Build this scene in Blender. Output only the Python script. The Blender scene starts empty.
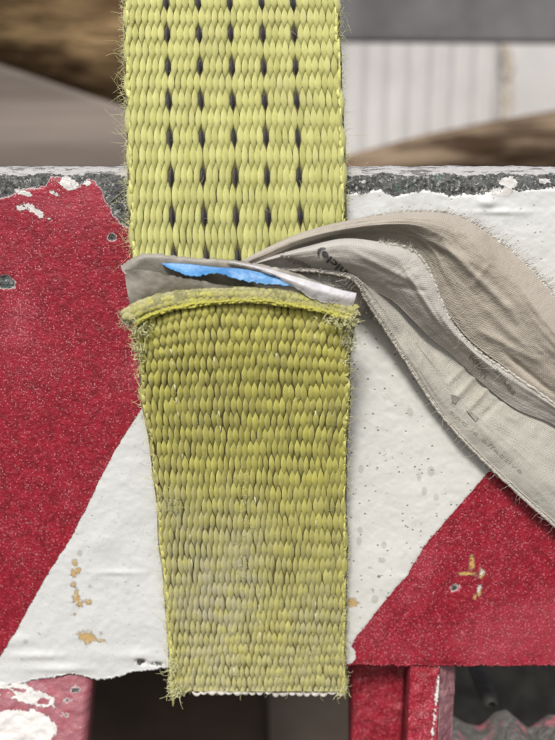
import bpy, math, random
import numpy as np
from mathutils import Vector
random.seed(7); rng = np.random.default_rng(7)
scene = bpy.context.scene
C = scene.collection
# ------------------------------------------------------------------ camera
TH = math.radians(12); FPX = 750.0; DIST = 0.186; ZC = 0.75
ct, st = math.cos(TH), math.sin(TH)
CAM = np.array([0.0, -DIST, ZC])
cam_d = bpy.data.cameras.new('camera'); cam = bpy.data.objects.new('camera', cam_d); C.objects.link(cam)
cam.location = CAM; cam.rotation_euler = (math.pi/2 - TH, 0, 0)
cam_d.sensor_fit = 'VERTICAL'; cam_d.sensor_height = 24; cam_d.lens = 24*FPX/740
cam_d.clip_start = 0.005; cam_d.clip_end = 200
cam_d.dof.use_dof = True; cam_d.dof.focus_distance = 0.184; cam_d.dof.aperture_fstop = 7
scene.camera = cam
# ------------------------------------------------------------------ light
SUN_EL, SUN_AZ = math.radians(47), math.radians(-11)   # azimuth measured from the viewer's side, to the left
w = bpy.data.worlds.new("World"); scene.world = w; w.use_nodes = True
wn = w.node_tree; bg = wn.nodes['Background']
sky = wn.nodes.new('ShaderNodeTexSky'); sky.sky_type = 'NISHITA'; sky.sun_disc = False
sky.sun_elevation = SUN_EL; sky.dust_density = 3; sky.ozone_density = 0.6
wn.links.new(sky.outputs[0], bg.inputs[0]); bg.inputs[1].default_value = 0.085
sd = bpy.data.lights.new('sun', 'SUN'); sd.energy = 2.9; sd.angle = math.radians(13); sd.color = (1, .965, .92)
sun = bpy.data.objects.new('sun', sd); C.objects.link(sun)
sdir = Vector((math.sin(SUN_AZ)*math.cos(SUN_EL), -math.cos(SUN_AZ)*math.cos(SUN_EL), math.sin(SUN_EL)))
sun.rotation_euler = sdir.to_track_quat('Z', 'Y').to_euler(); sun.location = (0, 0, 3)
sky.sun_rotation = math.atan2(sdir.x, sdir.y)
scene.view_settings.view_transform = 'Standard'; scene.view_settings.look = 'None'
scene.view_settings.exposure = 0.32; scene.view_settings.gamma = 1

# ------------------------------------------------------------------ helpers
def ray(px, py):
    a = (np.asarray(px, float) - 277.5)/FPX; t = (370 - np.asarray(py, float))/FPX
    a, t = np.broadcast_arrays(a, t)
    return np.stack([a, ct + t*st, -st + t*ct], -1)
def at_d(px, py, d): return CAM + ray(px, py)*np.asarray(d)[..., None]
def at(px, py, Y):                       # point at photo pixel on the vertical plane y = Y
    r = ray(px, py); k = (np.asarray(Y, float) + DIST)/r[..., 1]
    return CAM + r*k[..., None]
def h3(ix, iy, iz):
    n = (ix*374761393 + iy*668265263 + iz*2147483647 + 1013904223) & 0xffffffff
    n = ((n ^ (n >> 13))*1274126177) & 0xffffffff
    return ((n ^ (n >> 16)) & 0xffff)/65535.0
def vnoise(x, y, z=0):
    x = np.asarray(x, float); y = np.asarray(y, float); z = np.zeros_like(x) + z
    ix, iy, iz = (np.floor(q).astype(np.int64) for q in (x, y, z)); fx, fy, fz = x-ix, y-iy, z-iz
    fx, fy, fz = (q*q*(3-2*q) for q in (fx, fy, fz)); r = 0
    for a in (0, 1):
        for b in (0, 1):
            for c in (0, 1):
                r = r + h3(ix+a, iy+b, iz+c)*(fx if a else 1-fx)*(fy if b else 1-fy)*(fz if c else 1-fz)
    return r*2-1
def fbm(x, y, z=0, o=4):
    r, a = 0, 1.0
    for i in range(o): r = r + a*vnoise(x*2**i, y*2**i, z + 7*i); a *= .5
    return r/1.6
def tag(o, label=None, cat=None, group=None, kind=None):
    for k, v in (('label', label), ('category', cat), ('group', group), ('kind', kind)):
        if v: o[k] = v
    return o
def empty(name, loc):
    o = bpy.data.objects.new(name, None); o.location = loc; C.objects.link(o); return o
def mk(name, V, F, mat, parent=None, smooth=True, attrs=None, uv=None, cols=None):
    V = np.asarray(V, float); F = [tuple(map(int, f)) for f in F] if not isinstance(F, np.ndarray) else F
    off = np.array(parent_world(parent)) if parent else (V.mean(0) if len(V) else np.zeros(3))
    me = bpy.data.meshes.new(name)
    if isinstance(F, np.ndarray):
        nf, k = F.shape
        me.vertices.add(len(V)); me.vertices.foreach_set('co', (V-off).ravel())
        me.loops.add(nf*k); me.loops.foreach_set('vertex_index', F.ravel().astype(np.int32))
        me.polygons.add(nf); me.polygons.foreach_set('loop_start', np.arange(0, nf*k, k, dtype=np.int32))
        me.update(calc_edges=True); me.validate()
    else:
        me.from_pydata((V-off).tolist(), [], F); me.update()
    me.polygons.foreach_set('use_smooth', [smooth]*len(me.polygons))
    for k, v in (attrs or {}).items():
        a = me.attributes.new(k, 'FLOAT', 'POINT'); a.data.foreach_set('value', np.asarray(v, np.float32))
    for k, v in (cols or {}).items():
        a = me.attributes.new(k, 'FLOAT_VECTOR', 'POINT'); a.data.foreach_set('vector', np.asarray(v, np.float32).ravel())
    me.materials.append(mat)
    o = bpy.data.objects.new(name, me); C.objects.link(o)
    if parent: o.parent = parent
    else: o.location = off
    return o
def parent_world(p):
    v = Vector((0, 0, 0))
    while p: v = v + p.location; p = p.parent
    return v
def grid_faces(n, m, base=0):            # n rows x m columns
    i = np.arange((n-1)*(m-1)); r, c = i//(m-1), i % (m-1); a = base + r*m + c
    return np.stack([a, a+1, a+m+1, a+m], -1)
class MB:
    def __init__(s): s.V = []; s.F = []; s.n = 0; s.A = []
    def add(s, V, F, a=None):
        V = np.asarray(V, float); s.V.append(V); s.F.append(np.asarray(F) + s.n); s.n += len(V)
        s.A.append(np.zeros((len(V), 3)) if a is None else np.broadcast_to(np.asarray(a, float), (len(V), 3)))
    def build(s, name, mat, parent=None, **k):
        return mk(name, np.concatenate(s.V), np.concatenate(s.F), mat, parent, cols={'tint': np.concatenate(s.A)}, **k)
def tube(mb, P, R, n=4, a=None):
    P = np.asarray(P, float); R = np.broadcast_to(np.asarray(R, float), (len(P),))
    T = np.gradient(P, axis=0); T /= np.linalg.norm(T, axis=1)[:, None] + 1e-12
    ref = np.array([.3, .2, .93]) if abs(T[0] @ np.array([.3, .2, .93])) < .9 else np.array([1., 0, 0])
    A = np.cross(T, ref); A /= np.linalg.norm(A, axis=1)[:, None] + 1e-12; B = np.cross(T, A)
    ang = np.arange(n)*2*math.pi/n
    V = P[:, None] + R[:, None, None]*(np.cos(ang)[None, :, None]*A[:, None] + np.sin(ang)[None, :, None]*B[:, None])
    F = []
    for i in range(len(P)-1):
        for j in range(n): k = (j+1) % n; F.append((i*n+j, i*n+k, (i+1)*n+k, (i+1)*n+j))
    mb.add(V.reshape(-1, 3), np.array(F), a)
def box_mb(mb, lo, hi):
    x0, y0, z0 = lo; x1, y1, z1 = hi
    V = [(x, y, z) for x in (x0, x1) for y in (y0, y1) for z in (z0, z1)]
    mb.add(V, [(0, 1, 3, 2), (4, 6, 7, 5), (0, 4, 5, 1), (2, 3, 7, 6), (0, 2, 6, 4), (1, 5, 7, 3)])

# ------------------------------------------------------------------ node helper
class NT:
    def __init__(s, name, rough=.5, spec=.5):
        s.m = bpy.data.materials.new(name); s.m.use_nodes = True; s.t = s.m.node_tree
        s.b = s.t.nodes['Principled BSDF']; s.b.inputs['Roughness'].default_value = rough
        s.b.inputs['Specular IOR Level'].default_value = spec
    def N(s, ty, **k):
        n = s.t.nodes.new(ty)
        for a, v in k.items(): setattr(n, a, v)
        return n
    def L(s, a, b): s.t.links.new(a, b)
    def put(s, inp, v):
        if isinstance(v, bpy.types.NodeSocket): s.L(v, inp)
        elif v is not None: inp.default_value = (*v, 1) if isinstance(v, tuple) and len(v) == 3 and inp.type == 'RGBA' else v
    def coord(s, out='Object'): return s.N('ShaderNodeTexCoord').outputs[out]
    def attr(s, name, out='Fac'): return s.N('ShaderNodeAttribute', attribute_name=name).outputs[out]
    def noise(s, scale, detail=4, rough=.55, vec=None, dist=0):
        n = s.N('ShaderNodeTexNoise'); n.inputs['Scale'].default_value = scale; n.inputs['Detail'].default_value = detail
        n.inputs['Roughness'].default_value = rough; n.inputs['Distortion'].default_value = dist
        s.L(vec or s.coord(), n.inputs['Vector']); return n.outputs['Fac']
    def voro(s, scale, feature='F1', out='Distance', vec=None, rnd=1):
        n = s.N('ShaderNodeTexVoronoi', feature=feature); n.inputs['Scale'].default_value = scale
        n.inputs['Randomness'].default_value = rnd
        s.L(vec or s.coord(), n.inputs['Vector']); return n.outputs[out]
    def math(s, op, a, b=0, c=0, clamp=False):
        n = s.N('ShaderNodeMath', operation=op, use_clamp=clamp)
        for i, v in enumerate((a, b, c)): s.put(n.inputs[i], v)
        return n.outputs[0]
    def step(s, v, lo, hi, a=0., b=1.):
        n = s.N('ShaderNodeMapRange', interpolation_type='SMOOTHSTEP'); s.put(n.inputs[0], v)
        for i, q in enumerate((lo, hi, a, b)): n.inputs[i+1].default_value = q
        return n.outputs[0]
    def mix(s, f, a, b, mode='MIX'):
        n = s.N('ShaderNodeMix', data_type='RGBA', blend_type=mode, clamp_factor=True)
        s.put(n.inputs[0], f); s.put(n.inputs[6], a); s.put(n.inputs[7], b); return n.outputs[2]
    def fmix(s, f, a, b):
        n = s.N('ShaderNodeMix', data_type='FLOAT'); s.put(n.inputs[0], f); s.put(n.inputs[2], a); s.put(n.inputs[3], b)
        return n.outputs[0]
    def bump(s, h, dist, strength=1.0, prev=None):
        n = s.N('ShaderNodeBump'); n.inputs['Strength'].default_value = strength; n.inputs['Distance'].default_value = dist
        s.put(n.inputs['Height'], h)
        if prev: s.L(prev, n.inputs['Normal'])
        return n.outputs[0]
    def fin(s, col=None, normal=None, rough=None):
        if col is not None: s.put(s.b.inputs['Base Color'], col)
        if normal is not None: s.L(normal, s.b.inputs['Normal'])
        if rough is not None: s.put(s.b.inputs['Roughness'], rough)
        return s.m

# ------------------------------------------------------------------ materials
def paint_mat():
    t = NT('barrier paint', .45, .45)
    # retro-reflective red: small glass grains, their pink glints painted into the colour
    jit = t.noise(900, 2)
    g1 = t.voro(2300, out='Color'); sep = t.N('ShaderNodeSeparateColor'); t.L(g1, sep.inputs[0]); rnd = sep.outputs[0]
    cell = t.voro(2300)
    big = t.noise(45, 4, .6)
    spark = t.math('MULTIPLY', t.step(t.math('ADD', rnd, t.math('MULTIPLY', big, .45)), .90, 1.15), t.step(t.math('ADD', cell, t.math('MULTIPLY', jit, .5)), .80, .45))
    sp2 = t.step(t.math('ADD', t.noise(2600, 3, .6), t.math('MULTIPLY', t.math('SUBTRACT', big, .5), .25)), .60, .70); spark = t.math('MAXIMUM', spark, t.math('MULTIPLY', sp2, .75))
    red = t.mix(t.step(t.noise(330, 5, .7), .3, .7), (.145, .0035, .010), (.29, .007, .022))
    red = t.mix(t.math('MULTIPLY', t.step(t.math('ADD', big, t.math('MULTIPLY', t.attr('fade'), .4)), .45, .9), .42), red, (.44, .07, .10))
    red = t.mix(t.step(jit, .48, .68, 0, .55), red, (.36, .03, .055))
    red = t.mix(t.math('MULTIPLY', spark, .65), red, (.68, .28, .31))
    red = t.mix(t.step(t.noise(1500, 2), .62, .7, 0, .6), red, (.13, .004, .012))
    # white enamel
    wt = t.mix(t.noise(60, 5), (.55, .57, .56), (.66, .675, .67))
    side = t.attr('warm')
    wt = t.mix(t.math('MULTIPLY', side, .35), wt, (.60, .585, .51))
    fm = t.N('ShaderNodeMapping'); fm.inputs['Scale'].default_value = (1, 0, 1); t.L(t.coord(), fm.inputs[0]); FV = fm.outputs[0]
    n_s = t.voro(620, vec=FV); c_s = t.N('ShaderNodeSeparateColor'); t.L(t.voro(620, out='Color', vec=FV), c_s.inputs[0])
    speck = t.math('MULTIPLY', t.step(t.math('ADD', n_s, t.math('MULTIPLY', t.noise(1500, 2), .12)), .27, .16), t.math('GREATER_THAN', c_s.outputs[1], .40))
    speck = t.math('MULTIPLY', speck, t.fmix(side, .25, 1.0))
    n_b = t.voro(170, vec=FV); c_b = t.N('ShaderNodeSeparateColor'); t.L(t.voro(170, out='Color', vec=FV), c_b.inputs[0])
    speck2 = t.math('MULTIPLY', t.step(t.math('ADD', n_b, t.math('MULTIPLY', t.noise(900, 3), .06)), .13, .08), t.math('GREATER_THAN', c_b.outputs[0], .6))
    wt = t.mix(t.math('MULTIPLY', speck, .8), wt, (.19, .18, .15))
    wt = t.mix(t.math('MULTIPLY', speck2, t.fmix(side, .3, .8)), wt, (.15, .14, .12))
    wt = t.mix(t.math('MULTIPLY', t.step(t.noise(25, 6, .65), .52, .72), .25), wt, (.42, .42, .36))
    spot = t.attr('spot'); wt = t.mix(t.step(spot, .3, .6, 0, .45), wt, (.30, .30, .25))
    yel = t.math('ADD', t.attr('yel'), t.math('MULTIPLY', t.math('SUBTRACT', t.noise(520, 5, .75), .5), 2.2))
    # masks
    nz = t.math('MULTIPLY', t.math('SUBTRACT', t.noise(650, 6, .75), .5), 2.2); nzb = t.math('SUBTRACT', t.noise(130, 4, .6), .5)
    sr = t.math('ADD', t.attr('sred'), t.math('ADD', t.math('MULTIPLY', nz, 2.4), t.math('MULTIPLY', nzb, 4)))
    mred = t.step(sr, -.25, .25)
    rim = t.math('MULTIPLY', t.step(sr, -2.2, -.4), t.step(sr, .5, .0))
    col = t.mix(t.math('MULTIPLY', rim, .35), wt, (.42, .37, .34))
    red = t.mix(t.math('MULTIPLY', t.attr('bleach'), t.step(t.noise(300, 5, .7), .25, .6, .45, .95)), red, (.29, .11, .13)); col = t.mix(mred, col, red)
    my = t.step(yel, .45, .6)
    yrim = t.math('MULTIPLY', t.step(yel, .28, .42), t.step(yel, .66, .50)); col = t.mix(t.math('MULTIPLY', yrim, .5), col, (.22, .17, .12))
    my = t.math('MULTIPLY', my, t.step(t.noise(1100, 4, .7), .36, .5, .25, .95)); col = t.mix(my, col, t.mix(t.noise(600, 3), (.52, .28, .035), (.50, .38, .18)))
    # exposed dark coat along the top edge and in the chips
    sb = t.math('ADD', t.attr('sblack'), t.math('ADD', t.math('MULTIPLY', nz, 7), t.math('MULTIPLY', nzb, 9)))
    mb_ = t.step(sb, -.3, .3)
    dark = t.mix(t.step(t.noise(800, 5, .75), .35, .65), (.012, .014, .014), (.13, .135, .13))
    dark = t.mix(t.step(t.noise(1300, 3, .7), .57, .64, 0, .6), dark, (.50, .50, .48))
    dark = t.mix(t.step(t.noise(160, 3), .60, .68, 0, .5), dark, (.03, .10, .085))
    edge = t.math('MULTIPLY', t.step(sb, -1.8, -.3), t.step(sb, .9, .2))
    col = t.mix(t.math('MULTIPLY', edge, .8), col, (.58, .57, .55))
    col = t.mix(mb_, col, dark)
    # white flakes over red
    sw = t.math('ADD', t.attr('swhite'), t.math('ADD', t.math('MULTIPLY', nz, 6), t.math('MULTIPLY', nzb, 5)))
    mw = t.step(sw, -.3, .3); col = t.mix(mw, col, t.mix(t.noise(900, 3), (.50, .49, .46), (.70, .68, .67)))
    # light caught on the rounded shoulder, painted as a pale strip with worn streaks
    sg = t.math('ADD', t.attr('sgrey'), t.math('MULTIPLY', nz, 5)); mg = t.step(sg, -.4, .4)
    strv = t.N('ShaderNodeMapping'); strv.inputs['Scale'].default_value = (.18, 1, 1); t.L(t.coord(), strv.inputs[0])
    streak = t.noise(900, 6, .75, vec=strv.outputs[0])
    gcol = t.mix(streak, (.26, .25, .24), (.66, .65, .64)); gcol = t.mix(t.step(streak, .50, .58, 0, .85), gcol, (.09, .085, .085))
    col = t.mix(mg, col, gcol)
    # relief
    b = t.bump(cell, .00012, .9, None)
    gr = t.math('MULTIPLY', t.math('SUBTRACT', 1, cell), t.math('MULTIPLY', mred, .00007))
    gr = t.math('ADD', gr, t.math('MULTIPLY', jit, t.math('MULTIPLY', mred, .00022)))
    wl = t.math('ADD', t.math('MULTIPLY', t.noise(110, 4, .5), .00045), t.math('MULTIPLY', t.noise(700, 4, .6), .00008))
    wl = t.math('MULTIPLY', t.math('MULTIPLY', wl, t.fmix(side, 1, .5)), t.math('SUBTRACT', 1, mred))
    h = t.math('ADD', t.math('ADD', gr, wl), t.math('MULTIPLY', mred, -.00016))
    h = t.math('ADD', h, t.math('MULTIPLY', mb_, -.00035)); h = t.math('ADD', h, t.math('MULTIPLY', t.math('MULTIPLY', t.noise(800, 5, .7), mb_), .0005))
    h = t.math('ADD', h, t.math('MULTIPLY', my, -.00012)); h = t.math('ADD', h, t.math('MULTIPLY', t.math('ADD', speck, speck2), -.00012))
    h = t.math('ADD', h, t.math('MULTIPLY', mw, .0001))
    nrm = t.bump(h, 1.0, .9)
    ro = t.fmix(mred, .38, t.fmix(spark, .5, .22)); ro = t.fmix(mb_, ro, .6)
    return t.fin(col, nrm, ro)
def web_mat(name, base, low, dirt):
    t = NT(name, .68, .22)
    sep = t.N('ShaderNodeSeparateXYZ'); t.L(t.attr('tint', 'Vector'), sep.inputs[0]); r, kind, u = sep.outputs
    col = t.mix(r, low, base)
    col = t.mix(t.step(t.noise(1200, 3, .7), .35, .7, 0, .25), col, low)
    d = t.noise(70, 5, .65)
    col = t.mix(t.math('MULTIPLY', t.step(d, .45, .75), .4), col, dirt)
    dd = t.attr('dirt'); col = t.mix(t.math('MULTIPLY', dd, t.step(t.noise(300, 5, .7), .3, .6, .35, 1)), col, (.50, .475, .30))
    col = t.mix(t.math('GREATER_THAN', kind, .5), col, (.022, .018, .028))
    col = t.mix(t.math('LESS_THAN', kind, -.5), col, (.10, .085, .03))  # base sheet coloured dark olive to paint the shade in the weave's crevices
    wv = t.math('SINE', t.math('MULTIPLY', u, 44))
    n1 = t.bump(t.math('ADD', t.math('MULTIPLY', wv, .000035), t.math('MULTIPLY', t.noise(2600, 3, .7), .00016)), 1.0, .9)
    t.b.inputs['Sheen Weight'].default_value = .15; t.b.inputs['Sheen Roughness'].default_value = .4
    return t.fin(col, n1, t.fmix(t.noise(900, 3), .5, .85))
def fibre_mat(name, c):
    t = NT(name, .5, .4); r = t.N('ShaderNodeSeparateXYZ'); t.L(t.attr('tint', 'Vector'), r.inputs[0])
    t.b.inputs['Transmission Weight'].default_value = .0
    return t.fin(t.mix(r.outputs[0], c, tuple(min(1, q*1.22+.05) for q in c)))
def cloth_mat(name, c1, c2, sc=1.0):
    t = NT(name, .75, .2)
    uv = t.attr('tint', 'Vector'); sep = t.N('ShaderNodeSeparateXYZ'); t.L(uv, sep.inputs[0])
    K = 2*math.pi/0.00052*sc
    a = t.math('SINE', t.math('MULTIPLY', sep.outputs[0], K)); b = t.math('SINE', t.math('MULTIPLY', sep.outputs[1], K))
    wv = t.math('ADD', t.math('MULTIPLY', a, b), t.math('MULTIPLY', t.math('ADD', a, b), .35))
    col = t.mix(t.noise(55, 5, .65), c1, c2)
    col = t.mix(t.step(wv, -.8, .9, .45, 0), col, tuple(q*.45 for q in c1))
    col = t.mix(t.step(t.noise(28, 6, .7), .55, .75, 0, .45), col, (.24, .20, .14))
    n = t.bump(t.math('ADD', t.math('MULTIPLY', wv, .00004), t.math('ADD', t.math('ADD', t.math('MULTIPLY', t.noise(75, 4, .55, dist=.8), .0016), t.math('MULTIPLY', t.noise(260, 4, .6), .0004)), t.math('MULTIPLY', t.noise(1800, 3), .00006))), 1.0, .8)
    t.b.inputs['Sheen Weight'].default_value = .2
    return t.fin(col, n)
def simple(name, c1, c2, sc, rough=.6, bd=0., bs=200, spec=.4, lo=.3, hi=.7):
    t = NT(name, rough, spec); n = None
    col = t.mix(t.step(t.noise(sc, 6, .65), lo, hi), c1, c2)
    if bd: n = t.bump(t.noise(bs, 5, .6), bd, 1)
    return t.fin(col, n)
M_paint = paint_mat()
M_up = web_mat('pale lime polyester webbing', (.74, .74, .29), (.53, .53, .17), (.50, .48, .22))
M_lo = web_mat('worn olive lime webbing', (.68, .655, .135), (.42, .40, .08), (.40, .37, .18))
M_fib = fibre_mat('frayed lime fibres', (.58, .57, .30)); M_fibg = fibre_mat('dusty fibres', (.42, .41, .25))
M_clA = cloth_mat('taupe label cloth', (.42, .375, .31), (.52, .475, .405))
M_clB = cloth_mat('grey label cloth', (.50, .475, .43), (.60, .57, .52))
M_clD = cloth_mat('beige grey label cloth', (.43, .42, .37), (.54, .525, .46))
M_thr = fibre_mat('cloth threads', (.40, .38, .33))
M_ply = simple('dirty grey film', (.17, .155, .12), (.33, .31, .27), 110, .5, .0003, 300)
M_blue = simple('sky blue film', (.035, .17, .42), (.10, .30, .56), 150, .4, .0003, 300)
M_wht = simple('grubby white film', (.42, .41, .41), (.58, .57, .58), 120, .45, .0004, 250)
M_fr = fibre_mat('pale loose threads', (.60, .58, .54))
M_ink = simple('faded black ink', (.035, .035, .04), (.12, .115, .11), 1500, .7)
M_ink2 = simple('pale grey ink', (.17, .16, .14), (.30, .29, .26), 1500, .7)
M_ink3 = simple('washed out ink', (.27, .26, .22), (.40, .385, .34), 900, .7)
M_stitch = web_mat('stitch thread', (.56, .55, .10), (.36, .34, .07), (.34, .32, .14))
M_rim = simple('scorched webbing rim', (.22, .215, .085), (.46, .44, .22), 420, .75, .0010, 1100)
M_white_yarn = simple('white binder yarn', (.36, .34, .30), (.60, .58, .55), 500, .6, .0003, 900)

# ------------------------------------------------------------------ the striped beam
beam = empty('striped_barrier_beam', (0, .03, at(277, 668, 0.)[2]))
tag(beam, 'red and white diagonally striped steel beam with chipped paint, behind the lime strap', 'barrier beam')
def smin(*a): 
    r = a[0]
    for q in a[1:]: r = np.minimum(r, q)
    return r
def ell(X, Y, cx, cy, rx, ry, rot=0):    # rough signed distance in px, positive inside
    c, s = math.cos(rot), math.sin(rot); dx, dy = X-cx, Y-cy
    u, v = (dx*c+dy*s)/rx, (-dx*s+dy*c)/ry
    return (1-np.sqrt(u*u+v*v))*min(rx, ry)
def masks(X, Y):
    A = {}
    xl = np.interp(Y, [100, 300, 411, 450, 487, 535, 577, 634, 657, 740], [330, 205, 140, 115, 96, 73, 46, 14, 0, -55])
    xr = np.interp(Y, [100, 200, 385, 470, 500, 543, 575, 593, 640, 655, 800], [800, 718, 560, 490, 464, 426, 407, 391, 354, 346, 240])
    s = np.maximum((xl-X)*.86, (X-xr)*.79)
    s = np.minimum(s, -ell(X, Y, 348, 656, 8, 9))
    A['sred'] = s
    top = np.interp(X, [-200, -60, 0, 12, 22, 38, 46, 50, 60, 68, 75, 85, 92, 100, 106, 112, 120, 130, 150, 340, 346, 380, 395, 415, 430, 450, 500, 506, 520, 555, 620, 700],
                       [190, 196, 198, 195, 190, 188, 186, 178, 177, 181, 188, 181, 180, 187, 202, 213, 222, 229, 215, 195, 194, 190, 197, 191, 191, 196, 192, 186, 190, 189, 195, 190])
    sb = np.minimum(top - Y, 80)
    for e in ((6, 282, 9, 7, .2), (455, 588, 5, 3, -.4), (141, 662, 6, 3, .2), (156, 663.5, 7, 2, 0), (69, 675.5, 4.5, 1.3, .1), (80, 677, 2.5, 1, 0), (112, 238, 4, 3, .3), (5, 168, 9, 3, 0)):
        sb = np.maximum(sb, ell(X, Y, *e)*1.6)
    A['sblack'] = sb
    sw = np.full(X.shape, -20.)
    for e in ((24, 193, 11, 2.6, .25), (36, 211, 12, 3.6, .62), (20, 208, 3.5, 2.5, 0), (68, 183, 9, 6, .3), (56, 194, 7, 2, .6), (507, 182, 9, 5, .1), (500, 192, 10, 5, 0), (363, 181, 6, 2, 0), (545, 181, 7, 3, 0), (88, 183, 4, 3, 0),
              (481, 572, 1.6, 3, .3), (479, 589, 1.3, 3, .5)):
        sw = np.maximum(sw, ell(X, Y, *e))
    A['swhite'] = sw
    A['sgrey'] = (174.5 - Y) + 1.2*np.sin(X*.11)
    y = np.zeros(X.shape)
    for cx, cy, rx, ry in ((75, 563, 3, 4), (78, 570, 5, 4), (73, 572, 3, 5), (73, 584, 3, 3), (76, 597, 4, 6), (80, 603, 5, 5), (89, 602, 4, 3), (75, 614, 2, 2), (88, 637, 10, 7), (100, 640, 5, 2), (472, 562, 3.2, 9), (466, 573.5, 11, 2.2), (482, 573, 4, 5), (479, 591, 3, 6), (475, 597, 2, 4), (142, 660, 4, 3), (352, 603, 6, 5)):
        y = np.maximum(y, np.exp(-((X-cx)/rx)**2-((Y-cy)/ry)**2)*.95)
    A['yel'] = y
    p = np.zeros(X.shape)
    for cx, cy, rx, ry in ((410, 412, 3.5, 5), (361, 469, 3, 5), (431, 471, 4, 6), (424, 491, 3, 5), (419, 477, 2.5, 5), (360, 530, 3, 4), (359, 541, 3, 5), (382, 560, 4, 3), (375, 599, 4, 5), (436, 497, 3, 4), (384, 545, 3, 4), (26, 641, 3, 3), (80, 553, 3, 4)):
        p = np.maximum(p, np.exp(-((X-cx)/rx)**2-((Y-cy)/ry)**2))
    A['spot'] = p
    A['fade'] = np.clip((X-420)/130, 0, 1)*np.clip((Y-560)/90, 0, 1)*.8 + np.exp(-((Y-200)/25)**2)*.6*(X < 200)
    A['bleach'] = 0*X
    A['warm'] = np.clip((X-250)/100, 0, 1)*np.clip((Y-180)/120, .3, 1)
    return A
z_of = lambda py: at(277.5, py, 0.)[..., 2]
xs_px = np.concatenate([np.arange(-900, -120, 60), np.arange(-120, 680, 1.25), np.arange(680, 1500, 60)])
ztop, R0 = float(z_of(165.)), .0048
# vertical profile: front rows, then shoulder, then top going back
py_rows = np.concatenate([np.arange(0, 1)*0 + 0.])
zb = float(z_of(667.))
zf = np.linspace(zb, ztop-R0, 405)
prof = [(.004, zb-.0, -1), (.0012, zb-.0, -1)]
prof = [(0.05, zb, 0), (0.006, zb, 0), (.002, zb, 0), (.0006, zb+.0003, 0)] + [(0., z+.0009 if i == 0 else z, 1) for i, z in enumerate(zf)]
prof += [(R0-R0*math.cos(a), ztop-R0+R0*math.sin(a), 1) for a in np.linspace(.06, math.pi/2, 26)] + [(.012, ztop, 0), (.03, ztop, 0), (.055, ztop, 0), (.06, ztop-.004, 0), (.06, zb, 0)]
prof = np.array(prof)
# beam pixel columns are taken on its own front plane at mid height
X = (xs_px-277.5)/FPX*0.190
PX, PR = np.meshgrid(X, np.arange(len(prof)))
YY = prof[PR, 0]; ZZ = prof[PR, 1].copy(); W = prof[PR, 2]
# ragged, dripping lower lip: moves only the lowest part of the front
def to_px(P):
    d = P - CAM; f = d[..., 1]*ct - d[..., 2]*st; up = d[..., 1]*st + d[..., 2]*ct
    return 277.5 + FPX*d[..., 0]/f, 370 - FPX*up/f
P = np.stack([PX, YY, ZZ], -1); qx, qy = to_px(P)
lip = np.interp(qx, [-300, -10, 0, 60, 75, 90, 100, 118, 135, 150, 165, 200, 330, 345, 350, 450, 700], [16, 22, 24, 12, 9, 15, 15.5, 13, 7, 5, 2, 0, 0, 0, 0, 0, 0]) + .8*vnoise(qx*.12, qx*0) + .9*vnoise(qx*.5, qx*0)
fall = np.clip((qy-600)/67, 0, 1)**2
ZZ = ZZ - lip*.000275*fall
qy0 = qy
P = np.stack([PX, YY, ZZ], -1); qx, qy = to_px(P)
A = masks(qx, qy)
lump = .00022*fbm(qx*.045, qy*.045, 3) + .00010*fbm(qx*.16, qy*.16, 9)
redw = np.clip(A['sred']*.5+.5, 0, 1); blk = np.clip(A['sblack']*.35+.5, 0, 1)
lump = lump*(1-.6*redw) + .00014*(1-redw) - .0004*blk + .00028*blk*fbm(qx*.3, qy*.3, 5)
for cx, cy, rx, ry, hgt in ((487, 203, 9, 5, .0009), (500, 212, 26, 3, .0005), (118, 572, 22, 3, .0004), (125, 585, 4, 12, .00035), (40, 655, 26, 4, .0006), (60, 668, 30, 4, .0006), (105, 655, 20, 8, .0005), (20, 640, 20, 6, .0004), (141, 655, 14, 5, .0006), (408, 577, 9, 3, .0003), (100, 540, 14, 10, .0003)):
    lump = lump + hgt*np.exp(-((qx-cx)/rx)**2-((qy-cy)/ry)**2)*(1-blk)
YY = YY - lump*W*.9
ZZ = ZZ + np.where(PR > 409, W*.0003*fbm(qx*.08, qy*.2, 11), 0)
P = np.stack([PX, YY, ZZ], -1).reshape(-1, 3)
mk('beam_face', P, grid_faces(*PX.shape)[:, ::-1].copy(), M_paint, beam, attrs={k: v.ravel() for k, v in A.items()})

def foot(name, quads, mat_attr, lab, n=70, relief=.0006, seed=1, mat=None):
    """painted bracket under the beam: front sheet lofted between two rails, with real thickness"""
    tl, tr, br, bl = [np.array(at(*q)) for q in quads]
    u, v = np.meshgrid(np.linspace(0, 1, n), np.linspace(0, 1, n))
    u, v = u[..., None], v[..., None]
    P = (tl*(1-u)+tr*u)*(1-v)+(bl*(1-u)+br*u)*v
    qx, qy = to_px(P); A = masks(qx, qy); A = mat_attr(qx, qy, A)
    P[..., 1] -= relief*fbm(qx*.12, qy*.12, seed)
    e = np.minimum(u, 1-u)[..., 0]; P[..., 1] += .0025*np.clip(1-e/.04, 0, 1)**2
    Pb = P.copy(); Pb[..., 1] += .006
    V = np.concatenate([P.reshape(-1, 3), Pb.reshape(-1, 3)]); F = [grid_faces(n, n)[:, ::-1], grid_faces(n, n, n*n)]
    idx = np.concatenate([np.arange(n), np.arange(1, n)*n+n-1, (n-1)*n+np.arange(n-2, -1, -1), np.arange(n-2, 0, -1)*n])
    j = np.roll(idx, -1); F.append(np.stack([idx, j, j+n*n, idx+n*n], -1))
    o = mk(name, V, np.concatenate(F), mat or M_paint, beam, attrs={k: np.concatenate([v.ravel()]*2) for k, v in A.items()})
    if lab: o['label'] = lab
    return o
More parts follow.
